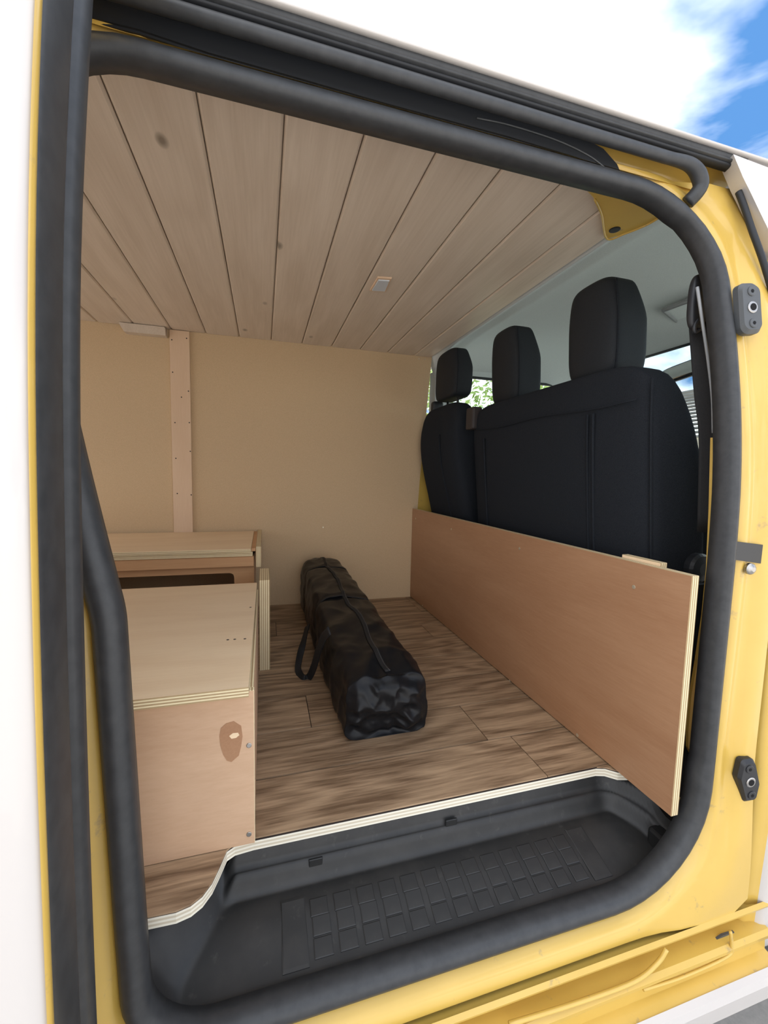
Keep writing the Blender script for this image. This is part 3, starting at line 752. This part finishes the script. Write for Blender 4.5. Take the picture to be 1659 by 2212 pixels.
# end caps: shrink rings with folds
for end, s, sg in ((0, 0.0, -1), (NS, 1.0, 1)):
    prev = [end*NC+k for k in range(NC)]
    R = 26
    for r in range(1, R+1):
        f = 1-r/R; cur = []
        for k in range(NC):
            a = 2*PI*k/NC; p, u, v = bag_pt(s, a, max(f, .001))
            amp = .019 if sg < 0 else .006
            fold = .55*amp*crease(Vector(((p.x-p.z*.7)*9, (p.z+p.x*.5)*5, 2.2)), 1)+.5*amp*crease(Vector(((p.x+p.z)*16, (p.z-p.x)*9, 5.1)), 1)+.18*amp*crease(Vector(((p.x-p.z*.3)*36, (p.z+p.x*.4)*28, 8.1)), 1)+.9*amp*crease(Vector((u*.9+v*.8, v*.9-u*.7, 1.7)), 1.35)-amp*.8
            fold *= sstep(0, .25, 1-f)
            off = sg*(.016*sstep(0, .35, 1-f)+fold)
            if sg < 0: off += .018*sstep(.3, -1, v)*(1-abs(u)**2)*sstep(0, .2, 1-f)
            rim = verts[end*NC+k]
            base = p if r > 3 else rim.lerp(p, r/3*.9)
            q = Vector((base.x, p.y+off-.35*(0), max(.0015, base.z)))
            verts.append(q); cur.append(len(verts)-1)
        for k in range(NC): faces.append((prev[k], prev[(k+1) % NC], cur[(k+1) % NC], cur[k]))
        prev = cur
    faces.append(tuple(prev))
obj('bag_body', verts, faces, 'bag', bag, True)
def bag_surf(s, a, off=.002):
    i = min(NS, max(0, s*NS)); i0 = int(i); i1 = min(NS, i0+1); f = i-i0
    k = (a/(2*PI)*NC) % NC; k0 = int(k); k1 = (k0+1) % NC; g_ = k-k0
    p = (verts[i0*NC+k0]*(1-g_)+verts[i0*NC+k1]*g_)*(1-f)+(verts[i1*NC+k0]*(1-g_)+verts[i1*NC+k1]*g_)*f
    return p+Vector((math.cos(a), 0, math.sin(a)))*off
zp = [bag_surf(.012+.976*j/80, PI/2+.06*math.sin(j*.22)-.05, .002) for j in range(81)]
tube('zip', zp, 0, 'strap', bag, 8, flat=(.006, .0022), up=(0, 0, 1))
tube('zip_piping', [p+Vector((.006, 0, .0015)) for p in zp], .0018, 'rubber', bag, 6)
for s0 in (.47, .80):
    sp_ = []; up_ = []
    for j in range(41):
        a = -.55*PI/2+ (PI+.55*PI)*j/40
        ss = s0+.012*math.sin(j*.35)
        sp_.append(bag_surf(ss, a, .002)); up_.append(Vector((math.cos(a), 0, math.sin(a))))
    if True:
        tube('webbing_strap', sp_, 0, 'strap', bag, 8, flat=(.014, .0014), up=up_)
# carry handle: loop hanging on the left and lying on the floor
hp = curve([P(664, 1352, 'X', .160), P(655, 1388, 'Z', .072), P(647, 1420, 'Z', .035), P(644, 1446, 'Z', .012), P(654, 1465, 'Z', .004), P(667, 1463, 'Z', .006), P(678, 1440, 'X', .152), P(687, 1408, 'X', .158), P(698, 1378, 'X', .163), P(711, 1362, 'X', .172)], 8)
tube('carry_handle', hp, 0, 'strap', bag, 8, flat=(.0125, .0022), up=(-.75, -1, .5))

# ---- seats
def taby(tab): return lambda z: smooth_tab(tab, z)
def seat_back(name, parent, rear, front, y0, y1, z0, z1, e=9, topcurve=0):
    def fn(x, y, z):
        Z = z0+(z1-z0)*(z+1)/2; Y = y0+(y1-y0)*(y+1)/2
        Z -= topcurve*(abs(y)**4)*max(0, z)**3
        xr_, xf = rear(Z), front(Z)
        X = xr_+(xf-xr_)*(x+1)/2 - .012*(1-abs(y)**3)*(1-x)/2*(1-abs(z)**2)
        return (X, Y, Z)
    return blob(name, fn, 'fabric', parent, 26, e)
def headrest(parent, xr_, xf, y0, y1, z0, z1, lean, posts=True):
    yc, hy = (y0+y1)/2, (y1-y0)/2
    def fn(x, y, z):
        t_ = (z+1)/2; tp = 1-.10*sstep(.55, 1, t_)-.05*sstep(.3, 0, t_)
        X = xr_+(xf-xr_)*(x+1)/2+lean*(t_-.5)
        if x > 0: X -= .25*(xf-xr_)*sstep(.55, 1.0, t_)*x
        X += -.01*(1-y*y)*(1-x)/2
        return (X, yc+y*hy*tp, z0+(z1-z0)*t_-.008*abs(y)**3*max(0, z))
    o = blob('headrest', fn, 'leather', parent, 16, 7)
    pp = []
    for j in range(33):
        t_ = j/32; z = -1+2*t_
        pp.append(Vector(fn(-.80, -.985, z*.90)) + Vector((0, -.001, 0)))
    tube('piping', pp, .0022, 'fabric', o, 6)
    if posts:
        for yy_ in (yc-hy*.45, yc+hy*.45):
            tube('post', [((xr_+xf)/2, yy_, z0-.10), ((xr_+xf)/2, yy_, z0+.02)], .006, 'metal', o, 8)
    return o
bs = empty('passenger_bench', (.95, 1.18, -.05), 'black double passenger seat with two headrests, nearest the door', 'seat')
r1 = taby([(.1, .905), (.3, .885), (.5, .866), (.62, .852), (.75, .842), (.86, .828), (.95, .828)]); f1 = taby([(.1, 1.08), (.5, 1.06), (.62, 1.048), (.72, 1.03), (.8, 1.0), (.88, .95), (.95, .90)])
seat_back('backrest', bs, r1, f1, .752, 1.605, .12, .952)
def seam(yv, zt, zb_, rr, parent, rear, dx=.0):
    tube('seam', [(rear(z)-.010+dx, yv(z), z) for z in [zb_+(zt-zb_)*k/20 for k in range(21)]], rr, 'fabric', parent, 6)
seam(lambda z: .905+.01*math.sin(z*3), .84, .2, .004, bs, r1)
seam(lambda z: .925+.01*math.sin(z*3), .84, .2, .003, bs, r1)
seam(lambda z: 1.475, .82, .2, .004, bs, r1)
tube('piping', [(r1(z)+.008, .757, z) for z in [.2+.70*k/24 for k in range(25)]], .003, 'fabric', bs, 6)
tube('piping', [(r1(.85)-.0105, .78+.76*k/20, .855-.004*math.sin(k*.5)) for k in range(21)], .0018, 'fabric', bs, 6)
box('backrest_bracket', r1(.9)-.014, r1(.9)+.03, 1.555, 1.62, .865, .955, 'brown', bs, .008, 2)['label'] = 'dark brown bracket panel'
headrest(bs, .865, .985, .905, 1.085, .945, 1.205, -.015)
headrest(bs, .885, 1.0, 1.37, 1.555, .955, 1.235, -.015)
box('seat_base', .90, 1.35, .75, 1.6, -.05, .25, 'dark', bs, .02, 2)
disc('recline_knob', P(1500, 1225, 'Y', .74), (0, -1, 0), .035, .02, 'plastic', bs, 24, .004)
ds = empty('driver_seat', (.95, 1.88, -.05), 'black single driver seat with one headrest, beside the MDF wall', 'seat')
r2_ = taby([(.1, .93), (.3, .90), (.49, .865), (.62, .828), (.75, .795), (.86, .782), (.95, .792), (1.02, .815)]); f2_ = taby([(.1, 1.08), (.5, 1.02), (.7, .97), (.86, .93), (.95, .90), (1.02, .88)])
seat_back('backrest', ds, r2_, f2_, 1.66, 2.105, .12, 1.005, 7, .01)
seam(lambda z: 1.80, .86, .2, .004, ds, r2_, -.002)
headrest(ds, .85, .945, 1.80, 2.055, 1.045, 1.275, .0)
box('seat_base', .92, 1.35, 1.66, 2.1, -.05, .25, 'dark', ds, .02, 2)
blob('belt_reel', lambda x, y, z: (.88+.03*x, 2.08+.02*y, 1.03+.03*z), 'plastic', ds, 4, 6)
kick = box('cab_carpet', .90, 1.9, .655, 2.15, -.2, -.06, 'dark'); struct(kick, 'black cab floor carpet', 'floor')
ptr = box('pillar_trim', .845, .935, .655, .668, -.2, .45, 'dark', frame)

# ---- seat belt on the near pillar
sb = empty('seat_belt', P(1520, 900, 'Y', .665), 'black seat belt hanging from its anchor on the near pillar', 'seat belt')
tube('belt', curve([P(1512, 690, 'Y', .68), P(1517, 760, 'Y', .675), P(1524, 850, 'Y', .67), P(1534, 950, 'Y', .665), P(1530, 1150, 'Y', .665)], 6), 0, 'strap', sb, 8, flat=(.020, .0012), up=(-.7, -.7, 0))
c1 = P(1507, 655, 'Y', .675)
blob('belt_anchor', lambda x, y, z: (c1.x+.022*x, c1.y+.010*y, c1.z+.055*z), 'plastic', sb, 8, 3)
tube('belt_loop', curve([P(1508, 690, 'Y', .668), P(1500, 705, 'Y', .668), P(1502, 718, 'Y', .668), P(1512, 712, 'Y', .668)], 6), .004, 'plastic', sb, 8)
tube('pillar_bead', curve([P(1506, 620, 'Y', .655), P(1518, 700, 'Y', .648), P(1530, 780, 'Y', .643), P(1539, 860, 'Y', .64), P(1541, 935, 'Y', .64)], 6), .003, 'grey_trim', frame, 6)

# ---- mirror and visor
c2 = P(1485, 797, 'X', 1.72)
mr = empty('rear_view_mirror', c2, 'black framed rear view mirror at the top of the windscreen', 'mirror')
mrot = Matrix.Rotation(math.radians(-6), 3, 'X')
def mpt(x, y, z): return c2+mrot @ Vector((x, y, z))
blob('housing', lambda x, y, z: mpt(.014*x+.006, .125*y, .034*z), 'plastic', mr, 8, 5)
blob('mirror_glass', lambda x, y, z: mpt(-.0085+.0012*x, .116*y, .028*z), 'mirror', mr, 8, 5)
blob('stem', lambda x, y, z: mpt(.04+.03*x, -.03+.025*y, .05+.026*z), 'plastic', mr, 6, 4)
vis = [P(x, y, 'Z', 1.335) for x, y in ((1434, 672), (1520, 640), (1530, 735), (1492, 720))]
vs = empty('sun_visor', sum(vis, Vector())/4, 'grey sun visor folded against the headliner', 'sun visor')
vv = vis+[v+Vector((0, 0, .014)) for v in vis]
obj('visor_panel', vv, [(0, 1, 2, 3), (7, 6, 5, 4)]+[(k, (k+1) % 4, 4+(k+1) % 4, 4+k) for k in range(4)], 'headliner', vs)
tube('visor_edge', [v+Vector((0, 0, .004)) for v in vis], .009, 'grey_trim', vs, 8, True)

# ---- outside: trees behind the far door, a tiled house ahead
def tree(cx, cy, h, r, seed, label, n=9000):
    rnd = random.Random(seed)
    e = empty('tree', (cx, cy, -.70), label, 'tree')
    tube('trunk', [(cx, cy, -.70), (cx+.05, cy, .2), (cx, cy+.05, h*.5)], [.13, .11, .06], 'bark', e, 8)
    V_, F_ = [], []
    for _ in range(n):
        a, b, q = rnd.uniform(0, 2*PI), math.acos(rnd.uniform(-1, 1)), rnd.uniform(.55, 1)**.5
        d = Vector((math.sin(b)*math.cos(a), math.sin(b)*math.sin(a), math.cos(b)))
        rr = r*q*(1+.25*noise.noise(d*2.5+Vector((seed, 0, 0))))
        c_ = Vector((cx, cy, h*.45))+Vector((d.x*rr, d.y*rr, d.z*rr*1.15))
        u = Vector((rnd.gauss(0, 1), rnd.gauss(0, 1), rnd.gauss(0, 1))).normalized(); v = u.orthogonal().normalized()
        s = rnd.uniform(.035, .075); k = len(V_)
        V_ += [c_-u*s, c_+v*s*.5, c_+u*s, c_-v*s*.5]; F_.append((k, k+1, k+2, k+3))
    o = obj('crown', V_, F_, 'leaf', e); o['kind'] = 'stuff'
    return e
tree(3.3, 6.4, 2.6, 1.5, 1, 'leafy green tree seen through the driver window')
hs = empty('house', (15, 8, -.70), 'house with a grey tiled roof seen through the windscreen', 'house')
hc = P(1525, 880, 'X', 15)
box('house_wall', 15.5, 22, hc.y-6, hc.y+8, -.70, hc.z-.9, 'brick', hs)
for r in range(14):
    x0, z0_ = 15+.28*r, hc.z-1.0+.19*r
    bm = box_bm(x0, x0+.36, hc.y-6.3, hc.y+8.3, z0_, z0_+.06); from_bm('tile_course', bm, 'tile', hs)
